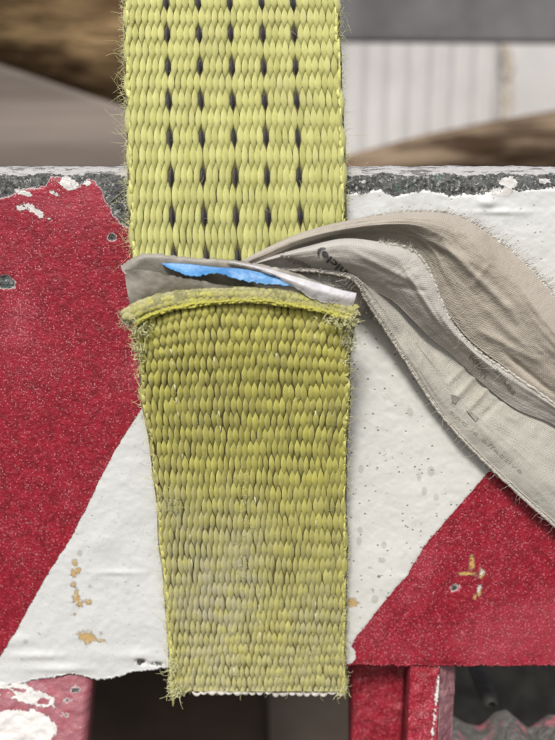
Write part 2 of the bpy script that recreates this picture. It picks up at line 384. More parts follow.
def fl(X, Y, A):
    for k in A: A[k] = A[k]*0
    A['sred'] = 6 + 0*X; A['fade'] = A['fade'] + 1.4; A['bleach'] = 1 + 0*X
    A['sblack'] = A['sblack'] - 20
    for e in ((67, 700, 3, 2, 0), (64, 715, 2.5, 2, 0), (75, 690, 3, 2, 0)): A['sblack'] = np.maximum(A['sblack'], ell(X, Y, *e))
    A['swhite'] = np.maximum(np.maximum(ell(X, Y, 14, 732, 44, 22, -.1), ell(X, Y, 25, 694, 34, 9, .35)), ell(X, Y, -60, 700, 60, 30))
    for e in ((43, 702, 6, 3.5, 0), (26, 707, 5, 3, 0), (8, 704, 12, 4, .2), (4, 692, 10, 3, .3), (20, 690, 9, 1.3, .15)): A['swhite'] = np.minimum(A['swhite'], -ell(X, Y, *e)*2)
    A['sgrey'] = -20 + 0*X
    return A
M_pink = simple('sun bleached pink red paint', (.22, .08, .10), (.46, .25, .27), 260, .6, .0012, 700)
foot('bracket', [(-90, 674, .0008), (92, 674, .0008), (82, 790, -.010), (-90, 790, -.012)], fl, 'white and pink worn bracket at the lower left of the beam', seed=3)
def fr(X, Y, A):
    for k in A: A[k] = A[k]*0
    A['sred'] = 6 + 0*X
    A['sblack'] = np.full(X.shape, -20.)
    A['sgrey'] = -20 + 0*X
    A['swhite'] = ell(X, Y, 440 - (Y-672)*.12, 705, 1.7, 60, 0)
    return A
foot('bracket', [(410, 664, .0006), (441, 664, .0006), (436, 800, -.008), (404, 800, -.008)], fr, 'red bracket web with a chipped edge under the right of the beam', seed=5)
def fr2(X, Y, A):
    A = fr(X, Y, A); A['swhite'] -= 60; return A
foot('bracket', [(351, 655, .016), (413, 655, .012), (409, 800, .009), (351, 800, .012)], fr2, 'recessed dark red bracket plate under the right of the beam', seed=6)
def fr3(X, Y, A):
    A = fr(X, Y, A); A['swhite'] = ell(X, Y, 440, 705, 2, 80, 0); return A
foot('bracket_side', [(440.5, 664, .002), (456, 664, .008), (450, 800, .001), (435.5, 800, -.006)], lambda X, Y, A: fr2(X, Y, A), 'pinkish return edge of the right bracket', seed=8, mat=M_pink)
# rough corroded lug in the opening
M_lug = (lambda t: t.fin(t.mix(t.step(t.noise(120, 5, .6), .52, .60), t.mix(t.noise(700, 5, .7), (.05, .05, .048), (.30, .29, .27)), (.48, .17, .20)), t.bump(t.noise(500, 6, .7), .002, 1), .7))(NT('corroded steel with pink paint'))
n = 60; u, v = np.meshgrid(np.linspace(0, 1, n), np.linspace(0, 1, n))
lx = 446 + u*200; ltop = 10+np.interp(lx, [446, 455, 470, 485, 500, 512, 525, 535, 555, 650], [716, 716, 725, 728, 714, 711, 722, 730, 716, 720]); ly = ltop + v*90
lY = .016 - .016*np.sin(np.clip(v, 0, 1)*math.pi/2)**.6 + .003*fbm(lx*.05, ly*.05, 2) + .001*fbm(lx*.2, ly*.2, 4)
Lp = at(lx, ly, lY); Lb = Lp.copy(); Lb[..., 1] += .006
V = np.concatenate([Lp.reshape(-1, 3), Lb.reshape(-1, 3)]); idx = np.concatenate([np.arange(n), np.arange(1, n)*n+n-1, (n-1)*n+np.arange(n-2, -1, -1), np.arange(n-2, 0, -1)*n]); j = np.roll(idx, -1)
o = mk('corroded_lug', V, np.concatenate([grid_faces(n, n)[:, ::-1], grid_faces(n, n, n*n), np.stack([idx, j, j+n*n, idx+n*n], -1)]), M_lug, beam)
o['label'] = 'lumpy corroded lug with pink paint remnants in the lower right opening'
# small bolt inside the opening
mb = MB(); c = at(492, 705, .03)
tube(mb, [c+np.array([0, q, 0]) for q in (0, .001, .004, .02)], [.0012, .0024, .0028, .0028], 10)
M_dsteel = simple('dark steel', (.035, .036, .034), (.10, .10, .09), 80, .6, .0008, 200)
mb.build('bolt', M_dsteel, beam)

# ------------------------------------------------------------------ the lashing strap
strap = empty('lashing_strap', tuple(at_d(240, 300, .174)))
tag(strap, 'lime green lashing strap with folded sewn end and torn label over the striped beam', 'strap')
def Lr(py, ys, xs): return np.interp(py, ys, xs)
def cr(py, ys, xs):                      # smooth interpolation
    ys = np.asarray(ys, float); xs = np.asarray(xs, float); m = np.gradient(xs, ys)
    i = np.clip(np.searchsorted(ys, py)-1, 0, len(ys)-2); h = ys[i+1]-ys[i]; t = (py-ys[i])/h
    t = np.clip(t, -3, 4); o = (2*t**3-3*t**2+1)*xs[i]+(t**3-2*t**2+t)*h*m[i]+(-2*t**3+3*t**2)*xs[i+1]+(t**3-t**2)*h*m[i+1]
    lin = np.where(py < ys[0], xs[0]+(py-ys[0])*m[0], np.where(py > ys[-1], xs[-1]+(py-ys[-1])*m[-1], o)); return lin
def S_up(u, py, h=0.):
    L = cr(py, [-400, 0, 100, 180, 240, 330], [118, 124, 126.5, 128.5, 131, 136]); R = cr(py, [-400, 0, 100, 180, 240, 330], [328, 338, 342.5, 345, 347, 348])
    d = cr(py, [-400, -100, 0, 100, 180, 240, 330], [.188, .1775, .1760, .1750, .1750, .1762, .1790])
    w = .7*np.sin(py*.05)+.5*np.sin(py*.13)
    px = L+w*.5+(R-L)*u
    e = np.clip((.03-np.minimum(u, 1-u))/.05, 0, 1); d = d + .0026*e**1.8 + .0004*np.sin(u*9+1) - h
    return at_d(px, py, d)
def arch(u): return cr(u, [0, .06, .15, .3, .5, .7, .85, 1.0], [29, 20, 12, 4, 0, 2, 8, 17])
def S_lo(u, py, h=0.):
    f = np.clip(1-(py-300)/95, 0, 1.3)**1.3
    q = py + arch(u)*f
    L = cr(q, [290, 320, 345, 400, 450, 520, 600, 650, 692], [128, 130, 136, 143, 150, 158, 165, 168, 171.5]); R = cr(q, [290, 320, 345, 400, 450, 520, 600, 650, 692], [355, 355, 351, 349, 347, 346.5, 346.5, 346, 345.5])
    d = cr(q, [290, 300, 330, 400, 450, 520, 600, 650, 700], [.1710, .1702, .1714, .1787, .1845, .1915, .1982, .2018, .2045])
    w = np.sin(q*.09)*.9+np.sin(q*.041+1)*1.2
    px = L+(R-L)*u + w*(.5-u)*1.2
    e = np.clip((.03-np.minimum(u, 1-u))/.05, 0, 1)
    d = d + .0026*e**1.8 + .0005*np.sin(u*7+q*.01)+.0006*np.sin(u*3.1+1.6)*np.clip((q-330)/200, 0, 1) - h
    return at_d(px, q, d)
def lozenges(mb, S, rows, pitches, du, u0, ks, blackset, wfac=1.0, jit=1.0, hh=.00075, dirtf=None, seed=0, pmin=-1e4, pmax=1e4):
    rg = np.random.default_rng(seed); NU, NV = 8, 15; D = []
    a = np.linspace(-1, 1, NU); b = np.linspace(-1, 1, NV); AA, BB = np.meshgrid(a, b)
    fcs = grid_faces(NV, NU)[:, ::-1]
    colr = {}
    for ri, (ry, pit) in enumerate(zip(rows, pitches)):
        odd = ri % 2
        for k in ks:
            uc = u0 + (k + .5*odd)*du + rg.normal(0, .0011)*jit
            if uc < .004 or uc > .996: continue
            blk = (odd == 0 and k in blackset)
            c = ry + rg.normal(0, .35)*jit + .7*math.sin(uc*11+ri)*jit; Lh = pit*((.58 if blk else .85)+rg.normal(0, .035)*jit)
            wd = du*(.505 if not blk else .40)*wfac*(1+rg.normal(0, .06)*jit)
            ww = np.clip(1-np.abs(BB)**(1.85 if not blk else 1.3), 0, 1)*.96+.04
            sl = rg.normal(0, .04)*jit
            uu = uc + AA*wd*ww + sl*du*BB; pp = np.clip(c + BB*Lh, pmin, pmax)
            prof = np.sqrt(np.clip(1-(AA*.97)**2, 0, 1))
            lon = np.clip(1-np.abs(BB)**2.0, 0, 1)
            Hh = hh*((-.7 + 1.7*lon)*(.8 if blk else 1) - 1.3*(1-prof)) + hh*rg.normal(0, .07)*jit
            P = S(uu, pp, Hh)
            key = (k, odd); 
            if key not in colr: colr[key] = rg.uniform(.25, .9)
            r = np.clip(colr[key]*.75 + rg.uniform(-.1, .4), 0, 1)
            tin = np.stack([np.full(AA.size, r), np.full(AA.size, 1.0 if blk else 0.), AA.ravel()+rg.uniform(0, 6)], -1)
            mb.add(P.reshape(-1, 3), fcs, tin); D.append(np.full(AA.size, 0. if dirtf is None else dirtf(uc, c, rg)))
    return np.concatenate(D)
def web_base(mb, S, p0, p1, n=90, m=60, thick=.0019, seed=0):
    u, p = np.meshgrid(np.linspace(-.004, 1.004, m), np.linspace(p0, p1, n))
    Pf = S(u, p, -.0003); Pb = S(.5+(u-.5)*.99, p, -thick)
    V = np.concatenate([Pf.reshape(-1, 3), Pb.reshape(-1, 3)])
    idx = np.concatenate([np.arange(m), np.arange(1, n)*m+m-1, (n-1)*m+np.arange(m-2, -1, -1), np.arange(n-2, 0, -1)*m]); j = np.roll(idx, -1)
    F = np.concatenate([grid_faces(n, m)[:, ::-1], grid_faces(n, m, n*m), np.stack([idx, j, j+n*m, idx+n*m], -1)])
    mb.add(V, F, (.5, -1, 0)); return np.zeros(len(V))
# edge yarn: slanted stitches wrapped round the selvedge
def selvedge(mb, S, p0, p1, pitch, seed, dirt=0.):
    rg = np.random.default_rng(seed); tot = 0
    for side in (0, 1):
        p = p0
        while p < p1:
            L = pitch*(1+rg.normal(0, .1)); s = np.linspace(0, 1, 7)
            uu = (.004+.016*np.sin(s*3.1)*rg.uniform(.3, 1)); uu = uu if side == 0 else 1-uu
            P = S(uu, p+s*L*1.25, -.0006+.0010*np.sin(s*3.14))
            n0 = mb.n; rs = rg.uniform(.35, 1.1); tube(mb, P, rs*(.00040*np.sin(s*2.7+.2)+.0001)*rg.uniform(.6, 1.25), 6, (rg.uniform(.0, .7), 0, 0)); tot += mb.n-n0
            p += L*.62
    return np.full(tot, dirt)
mb = MB()
rU = [2.5, 18, 34, 50.5, 67, 84, 101, 119.5, 138, 157, 177, 197, 217, 237.5, 258, 279, 300, 320]
pre = []; y = 2.5
while y > -330: y -= 15.3; pre.append(y)
if len(pre) % 2: y -= 15.3; pre.append(y)
rU = pre[::-1] + rU; pU = np.gradient(np.array(rU))
D = [lozenges(mb, S_up, rU, pU, .0296, .197-6*.0296, range(-1, 35), {6, 11, 16, 21, 26}, jit=.8, seed=1)]
D.append(selvedge(mb, S_up, -330, 325, 15, 2)); D.append(web_base(mb, S_up, -340, 330))
def build_web(mb, D, name, mat):
    return mk(name, np.concatenate(mb.V), np.concatenate(mb.F), mat, strap, attrs={'dirt': np.concatenate(D)}, cols={'tint': np.concatenate(mb.A)})
o = build_web(mb, D, 'webbing', M_up); o['label'] = 'clean pale lime upper webbing with rows of black tracer threads'
# continuing rear layer, hidden behind the folded end, ending in white binder loops
def S_bk(u, py, h=0.):
    L = cr(py, [300, 500, 696], [140, 159, 176]); R = cr(py, [300, 500, 696], [346, 344, 343])
    d = cr(py, [300, 400, 500, 600, 696], [.1785, .1850, .1950, .2014, .2070]); e = np.clip((.03-np.minimum(u, 1-u))/.05, 0, 1)
    return at_d(L+(R-L)*u, py, d+.002*e-h)
mb = MB(); web_base(mb, S_bk, 310, 693, thick=.0008)
o = mb.build('rear_webbing', M_lo, strap)
mb = MB()
rg = np.random.default_rng(5); uu = .12
while uu < .95:
    wv = rg.uniform(.035, .055); s = np.linspace(0, 1, 9); P = at_d(171.5+174*(uu+wv*s), 692.0+rg.uniform(1.2, 3.2)*np.sin(s*math.pi)+rg.normal(0, .5), .2046-.0006*np.sin(s*math.pi))
    tube(mb, P, (.00025+.00028*np.sin(s*math.pi))*rg.uniform(.7, 1.2), 7, (.6, 0, 0)); uu += wv*rg.uniform(.85, 1.1)
o = mb.build('binder_yarn', M_white_yarn, strap)
# folded end
mb = MB()
rows = [309]
while rows[-1] < 688:
    q = rows[-1]; rows.append(q + np.interp(q, [300, 360, 530, 600, 645, 690], [12.6, 14.6, 14.4, 12.6, 10.6, 10.2]))
def dirtf(u, p, rg):
    d = .85*math.exp(-((u-.22)/.16)**2-((p-610)/55)**2) + .5*math.exp(-((u-.45)/.10)**2-((p-575)/45)**2) + .35*math.exp(-((u-.8)/.14)**2-((p-620)/40)**2)+.25*math.exp(-((u-.3)/.3)**2-((p-520)/40)**2)
    d += .3*math.exp(-((u-.1)/.06)**2-((p-510)/40)**2) + .35*max(0, (p-640)/50) + .27*min(1, max(0, (p-470)/90)) + .08
    return min(1, d*rg.uniform(.8, 1.1))
D = [lozenges(mb, S_lo, rows, np.gradient(np.array(rows)), .0296, .01, range(-1, 36), {}, jit=1.7, hh=.00066, dirtf=dirtf, seed=3, pmin=299, pmax=691.5)]
D.append(selvedge(mb, S_lo, 318, 686, 13, 4, .3)); D.append(web_base(mb, S_lo, 298, 690, seed=1))
o = build_web(mb, D, 'folded_webbing', M_lo); o['label'] = 'worn olive folded lower end of the strap, frayed at its corners'
# stitch lines: sunken thread runs down the folded end
mb = MB()
for us, p0, p1 in ((.16, 330, 560), (.36, 330, 680), (.52, 335, 640), (.655, 325, 480), (.83, 330, 620)):
    p = p0
    while p < p1:
        s = np.linspace(0, 1, 6); P = S_lo(us+.004*math.sin(p*.05)+.003*np.sin(s*3), p+s*8, -.0001+.00058*np.sin(s*math.pi))
        if random.random() < .22: tube(mb, P, .00023, 5, (random.uniform(.3, 1), 0, 0))
        p += 13.5
mb.build('stitching', M_fibg, strap)
# scorched rim + bright roll below
rimx = np.linspace(0, 1, 160)
def rim(name, base, r, dl, mat, wob, flat=1.0, seed=0, n=14):
    py0 = cr(rimx, [0, .06, .16, .3, .45, .6, .75, .88, 1], base)
    px0 = 123.5 + (357-123.5)*rimx
    P = at_d(px0, py0, dl); T = np.gradient(P, axis=0); T /= np.linalg.norm(T, axis=1)[:, None]
    dirc = np.array([0, -ct, st]); upv = np.cross(T, dirc); upv /= np.linalg.norm(upv, axis=1)[:, None]
    if upv[0, 2] < 0: upv = -upv
    ang = np.arange(n)*2*math.pi/n; I, J = np.meshgrid(np.arange(160), np.arange(n), indexing='ij')
    rr = r*(1+wob*fbm(I*.22, np.cos(ang)[J]*1.5+np.sin(ang)[J]*1.3, seed))
    rr = rr*np.minimum(1, np.minimum(I+2, 161-I)/8.)[...]**.5
    V = P[:, None] + rr[..., None]*(np.cos(ang)[None, :, None]*upv[:, None] + flat*np.sin(ang)[None, :, None]*dirc)
    F = [(i*n+j, i*n+(j+1) % n, (i+1)*n+(j+1) % n, (i+1)*n+j) for i in range(159) for j in range(n)]
    F2 = [tuple(range(n)), tuple(159*n+j for j in range(n-1, -1, -1))]
    o = mk(name, V.reshape(-1, 3), [*F, *F2], mat, strap, cols={'tint': np.tile([.6, 0, 0], (160*n, 1))}); return P, upv
rimP, rimU = rim('cut_rim', [320, 311, 303, 298, 295.5, 296, 300, 305, 314], .0019, .1695, M_rim, .38, .7, 1)
def S_rim(u, py, h=0.):
    k = np.clip(u, 0, 1)*158.999; i0 = k.astype(int); f = (k-i0)[..., None]
    c = rimP[i0]*(1-f)+rimP[i0+1]*f; up = rimU[i0]*(1-f)+rimU[i0+1]*f
    a = np.radians(118 - py*7.0)[..., None]; rr = (.00185+np.asarray(h))[..., None]
    return c + rr*(np.sin(a-np.radians(20))*up + .7*np.cos(a-np.radians(20))*np.array([0, -ct, st]))
mb = MB()
D = [lozenges(mb, S_rim, [0, 6, 12, 18], [6.2]*4, .0296, .02, range(0, 33), {}, jit=1.1, hh=.00028, wfac=1.12, dirtf=lambda u, c, g: min(1, max(0, g.normal(.95-.35*u if c < 9 else .45, .10))), seed=21)]
build_web(mb, D, 'rolled_lip', M_lo)
mb = MB()
for k in range(5):
    q = np.linspace(.05, .96, 420); ii = np.arange(420)
    py0 = cr(q, [0, .06, .16, .3, .45, .6, .75, .88, 1], [332, 322, 312, 304.5, 301, 301, 306, 312.5, 322]) + (k-2)*.75 + 1.0*vnoise(ii*.09, ii*0, k*7+1)+.5*vnoise(ii*.5, ii*0, k*7+3)
    P = at_d(123.5+233.5*q, py0, .1684-.0002*(2-abs(k-2))+.00025*vnoise(ii*.3, ii*0, k+50))
    tube(mb, P, .00026*(1+.4*vnoise(ii*.4, ii*0, k+80)), 6, (.2+.16*k, 0, 0))
mb.build('edge_roll', M_stitch, strap)
# fibres -----------------------------------------------------------------
def hair(mb, p, d, L, r, curl, rg, seg=7):
    P = [np.array(p)]; v = np.array(d, float); v /= np.linalg.norm(v)+1e-9; ax = rg.normal(size=3); ax /= np.linalg.norm(ax); c = rg.normal(0, curl)
    for i in range(seg):
        v = v + np.cross(ax, v)*c + rg.normal(0, .12, 3); v /= np.linalg.norm(v); P.append(P[-1]+v*L/seg)
    tube(mb, P, np.linspace(r, r*.55, seg+1), 3, (rg.uniform(0, 1), 0, 0))
rg = np.random.default_rng(11)
mb = MB()
for i in range(820):
    side = rg.random() < .42; p = rg.uniform(-60, 255); u = (1.0 if side else 0.) + rg.normal(0, .004)
    P = S_up(np.array(u), np.array(p), rg.uniform(-.0015, .0004)); s = 1 if side else -1
    L = rg.exponential(.0013)+.0007
    if not side and rg.random() < .08: L *= 2.6
    hair(mb, P, (s*rg.uniform(.3, 1), rg.normal(0, .5), rg.normal(0, .8)), min(L, .007), .00005 if L < .003 else .00004, .35, rg)
for i in range(160):
    P = S_up(np.array(rg.uniform(0, 1)), np.array(rg.uniform(0, 250)), .0004); hair(mb, P, (rg.normal(0, .7), -.5, rg.normal(0, .8)), rg.uniform(.0005, .002), .000035, .3, rg)
o = mb.build('frayed_fibres', M_fib, strap); tag(o, kind='stuff')
mb = MB(); mb2 = MB()
for i in range(420):                    # fuzzy rim
    k = int(rg.integers(0, 160)); a = rg.uniform(-.6, 1.9); up = rimU[k]; fr_ = np.array([0, -ct, st])
    nrm = math.cos(a)*up + math.sin(a)*fr_; P = rimP[k] + nrm*.0014
    hair(mb, P, nrm+rg.normal(0, .6, 3), rg.uniform(.0004, .0013), .00006, .4, rg, 4)
def clump(cx, cy, d, sx, sy, n, L, m_):
    for i in range(n):
        P = at_d(cx+rg.normal(0, sx), cy+rg.normal(0, sy), d+rg.normal(0, .0007)); hair(m_, P, rg.normal(0, 1, 3), L*rg.uniform(.5, 1.5), rg.uniform(.00007, .00013), .6, rg, 7)
clump(130, 321, .1694, 5, 4, 150, .0016, mb); clump(142, 329, .1690, 6, 4, 90, .0014, mb2); clump(139, 345, .172, 3, 8, 90, .0022, mb2)
clump(350, 318, .1690, 4, 5, 170, .0016, mb2); clump(350, 335, .1703, 3.5, 9, 130, .0017, mb); clump(336, 322, .1680, 8, 3, 90, .0013, mb2); clump(348, 352, .174, 2, 9, 90, .0018, mb2)
for i in range(1000):
    side = rg.random() < .45; p = rg.uniform(318, 692); u = (1.0 if side else 0.) + rg.normal(0, .006)
    P = S_lo(np.array(u), np.array(p), rg.uniform(-.0015, .0004)); s = 1 if side else -1
    hair(mb2, P, (s*rg.uniform(-.2, 1), rg.normal(0, .5), rg.normal(0, .8)), min(rg.exponential(.0010)+.0007, .005), .00005, .4, rg)
for i in range(260):
    P = S_lo(np.array(rg.uniform(0, .98)), np.array(689+rg.normal(0, 1.5)), .0002); hair(mb2, P, (rg.normal(0, .5), -.2, -rg.uniform(.2, 1)), rg.exponential(.0006)+.0004, .00005, .4, rg)
clump(177, 692, .2035, 4, 2.5, 70, .0024, mb2); clump(172, 665, .2025, 2, 14, 80, .0018, mb2); clump(342, 690, .2035, 3, 2, 30, .0018, mb2)
for i in range(420):                     # worn surface fluff
    u, p = rg.uniform(0, 1), rg.uniform(330, 685)
    hair(mb2, S_lo(np.array(u), np.array(p), .0003), (rg.normal(0, .8), -.4, rg.normal(0, .8)), rg.uniform(.0006, .0022), .000035, .5, rg)
for cu, cp, sx, sy, n_ in ((.44, 575, .02, 14, 60), (.40, 660, .015, 12, 40), (.62, 672, .012, 6, 30), (.07, 505, .03, 8, 60), (.80, 655, .02, 10, 40), (.47, 500, .012, 16, 40)):
    for i in range(n_):
        hair(mb2, S_lo(np.array(cu+rg.normal(0, sx)), np.array(cp+rg.normal(0, sy)), .0004), (rg.normal(0, .5), -.3, rg.normal(0, 1)), rg.uniform(.0008, .002), .00006, .5, rg)
o = mb.build('frayed_fibres', M_fibg, strap); tag(o, kind='stuff')
o = mb2.build('frayed_fibres', M_fib, strap); tag(o, kind='stuff')

# ------------------------------------------------------------------ the sewn-in label
def catmull(P, n):                       # P (k, ...) -> (n, ...)
    P = np.asarray(P, float); k = len(P)
    t = np.linspace(0, k-1, n); i = np.clip(t.astype(int), 0, k-2); f = (t-i)[(...,)+(None,)*(P.ndim-1)]
    g = lambda j: P[np.clip(j, 0, k-1)]
    a, b, c, d = g(i-1), g(i), g(i+1), g(i+2)
    return .5*(2*b+(c-a)*f+(2*a-5*b+4*c-d)*f**2+(3*b-a-3*c+d)*f**3)
def sheet(name, rails, mat, parent, nu=220, nv=56, w2=0., ridges=(), thick=.00028, wr=.0004, wf=(.02, .02), seed=1, ragged=None, rag=0.):
    R = np.stack([catmull(r, nu) for r in rails]); G = catmull(R, nv)     # (nv, nu, 3) of px, py, off mm
    if rag:
        row = ragged; w8 = np.abs(np.arange(nv)-(nv-1 if row else 0))
        G[..., 1] += rag*(vnoise(G[..., 0]*.35, G[..., 0]*0, seed)+.6*vnoise(G[..., 0]*1.1, G[..., 0]*0, seed+3))*np.clip(1-w8/6., 0, 1)[:, None]
    G[..., 2] += wr*1000*fbm(G[..., 0]*wf[0], G[..., 1]*wf[1], seed)
    if w2:
        uu, vv = np.meshgrid(np.linspace(0, 1, nu), np.linspace(0, 1, nv)); env = np.clip(uu*5, 0, 1)*np.clip(np.minimum(vv, 1-vv)*6, .15, 1)
        wv = fbm(uu*2.2+vv*.6, vv*4.5-uu*1.2, seed+40); G[..., 2] += w2*env*(1.2-2.4*np.abs(wv)**.75 + .5*fbm(uu*9, vv*9, seed+60))
    for x0, y0, x1, y1, wd_, hg in ridges:
        d = np.array([x1-x0, y1-y0], float); Ln = np.hypot(*d); d /= Ln; ax = G[..., 0]-x0; ay = G[..., 1]-y0
        al = (ax*d[0]+ay*d[1])/Ln; pe = -ax*d[1]+ay*d[0]; G[..., 2] += hg*np.exp(-(pe/wd_)**2)*np.clip(np.minimum(al, 1-al)*3.5+.2, 0, 1)
    P = at(G[..., 0], G[..., 1], -G[..., 2]/1000)
    du = np.linalg.norm(np.diff(P, axis=1), axis=2).mean(0); dv = np.linalg.norm(np.diff(P, axis=0), axis=2)
    U = np.concatenate([[0], np.cumsum(du)])[None, :].repeat(nv, 0); Vv = np.concatenate([np.zeros((1, nu)), np.cumsum(dv, axis=0)])
    tn = np.stack([U, Vv, 0*U], -1)
    B = P.copy(); B[..., 1] += thick
    V = np.concatenate([P.reshape(-1, 3), B.reshape(-1, 3)]); m, n = nu, nv
    idx = np.concatenate([np.arange(m), np.arange(1, n)*m+m-1, (n-1)*m+np.arange(m-2, -1, -1), np.arange(n-2, 0, -1)*m]); j = np.roll(idx, -1)
    F = np.concatenate([grid_faces(n, m), grid_faces(n, m, n*m)[:, ::-1], np.stack([idx, j, j+n*m, idx+n*m], -1)])
    o = mk(name, V, F, mat, parent, cols={'tint': np.concatenate([tn.reshape(-1, 3)]*2)})
    return o, G
label = tag(empty('sewn_label', (0, 0, 0)), 'crumpled printed cloth label and torn film sewn in behind the folded end')
label.parent = strap
A_, GA = sheet('cloth_leaf', [
 [(234, 265, 14), (262, 250, 14.5), (300, 233, 13), (345, 221, 10), (400, 212, 8), (440, 212, 6), (470, 221, 5), (496, 239, 4), (522, 260, 4), (542, 281, 4), (560, 304, 4), (620, 385, 4)],
 [(237, 266, 14.5), (266, 252, 15.5), (302, 238, 15), (348, 227, 12.5), (400, 221, 11), (436, 225, 10), (464, 240, 9), (492, 264, 8.5), (518, 288, 8), (540, 315, 8), (560, 340, 8), (620, 425, 8)],
 [(239, 267, 14.5), (270, 257, 14), (305, 244, 12.5), (349, 234, 9.5), (400, 232, 7.5), (432, 245, 6.5), (452, 272, 6), (482, 303, 6), (512, 330, 6.5), (538, 352, 6.5), (562, 374, 6.5), (620, 465, 6)],
 [(240, 269, 13), (274, 262, 12), (310, 253, 9.5), (350, 246, 6), (400, 248, 4.5), (424, 265, 3.5), (440, 300, 3.3), (468, 338, 3), (506, 368, 3), (536, 392, 3), (568, 416, 3), (620, 510, 3)]],
 M_clA, label, wr=.0007, wf=(.022, .03), seed=4, w2=.34, ridges=((440, 240, 520, 320, 4, .9), (470, 290, 490, 262, 3, .5), (400, 226, 470, 262, 3, .6), (500, 350, 555, 395, 2.5, -.9), (478, 330, 540, 362, 2.5, .6)))
A_['label'] = 'taupe rear leaf of the cloth label with fringed upper edge'
B_, GB = sheet('cloth_leaf', [
 [(242, 267, 13.5), (270, 257, 14.5), (305, 247, 14), (345, 238.5, 12.5), (385, 243, 11.5), (414, 251, 10.5), (430, 272, 9.8), (441, 300, 9.2), (456, 329, 8.8), (480, 353, 8), (515, 376, 7.4), (562, 409, 7), (620, 450, 6)],
 [(242, 268, 14.2), (271, 259, 15.5), (305, 251, 16), (345, 245, 15), (382, 252, 13.8), (408, 266, 12.6), (424, 288, 11.5), (438, 311, 10.5), (455, 334, 9.8), (482, 360, 8.6), (518, 384, 7.4), (562, 413, 7), (620, 458, 6)],
 [(243, 269, 14), (273, 262, 14.5), (305, 260, 14.8), (345, 262, 13.8), (375, 269, 12), (400, 284, 10.5), (418, 305, 9), (434, 324, 8.2), (453, 343, 7.4), (482, 370, 6), (517, 396, 5.5), (562, 421, 5.2), (620, 470, 5)],
 [(244, 270, 13.4), (275, 269, 13), (305, 270, 11.8), (345, 277, 9), (370, 289, 7), (393, 301, 6), (412, 319, 5.2), (430, 337, 4.6), (450, 353, 4.2), (480, 381, 3.8), (515, 408, 3.8), (562, 430, 3.8), (620, 485, 4)]],
 M_clB, label, wr=.0006, wf=(.03, .03), seed=7, w2=.10, ridges=((350, 250, 420, 285, 3, .5), (385, 285, 432, 292, 2.5, -.35), (400, 262, 440, 325, 2.5, .6)))
B_['label'] = 'light grey folded middle leaf of the cloth label printed with vehicle'
D_, GD = sheet('cloth_leaf', [
 [(268, 267, 12), (310, 268, 11), (350, 272, 8), (378, 284, 3.5), (400, 299, 2.2), (417, 316, 2), (434, 332, 2), (457, 350, 2), (487, 378, 2), (522, 402, 2), (567, 427, 2), (620, 480, 3)],
 [(270, 268, 12.8), (310, 268.5, 12.2), (348, 273, 10.5), (369, 285, 7), (392, 302, 4), (410, 327, 3.2), (429, 352, 3.2), (455, 375, 3.6), (485, 403, 3.6), (520, 429, 3.6), (564, 456, 3.6), (620, 510, 4)],
 [(272, 268.5, 13.2), (310, 269, 13), (347, 274, 11.6), (363, 284, 9.6), (378, 302, 7.5), (398, 330, 5.6), (417, 358, 5), (443, 394, 5), (474, 424, 5), (508, 453, 5), (546, 486, 5), (620, 550, 5)],
 [(273, 270, 12.8), (310, 271, 12.8), (344, 276, 11.4), (357, 284, 10.4), (367, 302, 9), (386, 331, 6.2), (406, 362, 4.6), (433, 404, 4), (462, 439, 4), (493, 470, 4), (525, 500, 4), (562, 533, 4), (620, 590, 4)]],
 M_clD, label, wr=.0006, wf=(.03, .03), seed=9, w2=.25, ridges=((484, 368, 452, 402, 3, .9), (498, 378, 466, 412, 2.6, .8), (470, 362, 446, 385, 2.4, .6), (508, 392, 480, 420, 2.4, -.5), (395, 310, 440, 372, 3, .6)))
D_['label'] = 'beige front leaf of the cloth label with a hemmed lower edge'
E_, GE = sheet('cloth_leaf', [
 [(268, 270, 10.8), (305, 270, 10.8), (343, 275, 9.4), (357, 285, 8), (367, 303, 6)],
 [(268, 278, 11), (303, 283, 11), (338, 289, 9), (352, 297, 7), (364, 311, 4.5)],
 [(268, 290, 10), (300, 298, 10), (330, 303, 8), (346, 308, 5), (361, 317, 2)]],
 M_clB, label, nu=80, nv=24, wr=.0003, seed=12)
E_['label'] = 'small shaded leaf of the cloth label beneath the hem'
# film layers sewn with the label
o, _ = sheet('film_layer', [
 [(120.5, 265, 13), (133, 258.5, 14), (148, 253.5, 14.5), (185, 257, 15), (240, 261, 15.6), (285, 270, 16), (325, 284, 16)],
 [(122, 270, 14.4), (134, 263, 15.2), (150, 258, 15.6), (185, 263, 15.4), (240, 269, 15.8), (285, 277, 16.3), (325, 290, 16)],
 [(125, 274, 15), (137, 274, 14.6), (151, 278, 13.8), (185, 284, 13.4), (240, 291, 13.6), (285, 294, 14.4), (325, 296, 15.8)]], M_ply, label, nu=110, nv=16, thick=.0002, wr=.0004, wf=(.06, .06), seed=3, ragged=0, rag=.9)
o['label'] = 'thin grey back layer of torn film'
o, _ = sheet('film_layer', [
 [(124.5, 271, 15), (138, 267.5, 17.4), (152, 270, 18), (165, 274, 18), (190, 279, 17.6), (240, 288, 17.2), (292, 294, 16.8)],
 [(127, 290, 15), (144, 288, 16.8), (158, 289, 17), (171, 289, 17), (196, 290, 16.8), (240, 293, 16.4), (292, 298, 16)],
 [(132, 316, 14), (148, 311, 14), (163, 307, 14.1), (178, 303, 14.2), (204, 300, 14.4), (240, 299, 14.6), (292, 302, 14.6)]], M_ply, label, nu=110, nv=26, thick=.0002, wr=.0006, wf=(.04, .05), seed=5, ragged=0, rag=.7)
o['label'] = 'dirty grey front layer of torn film'
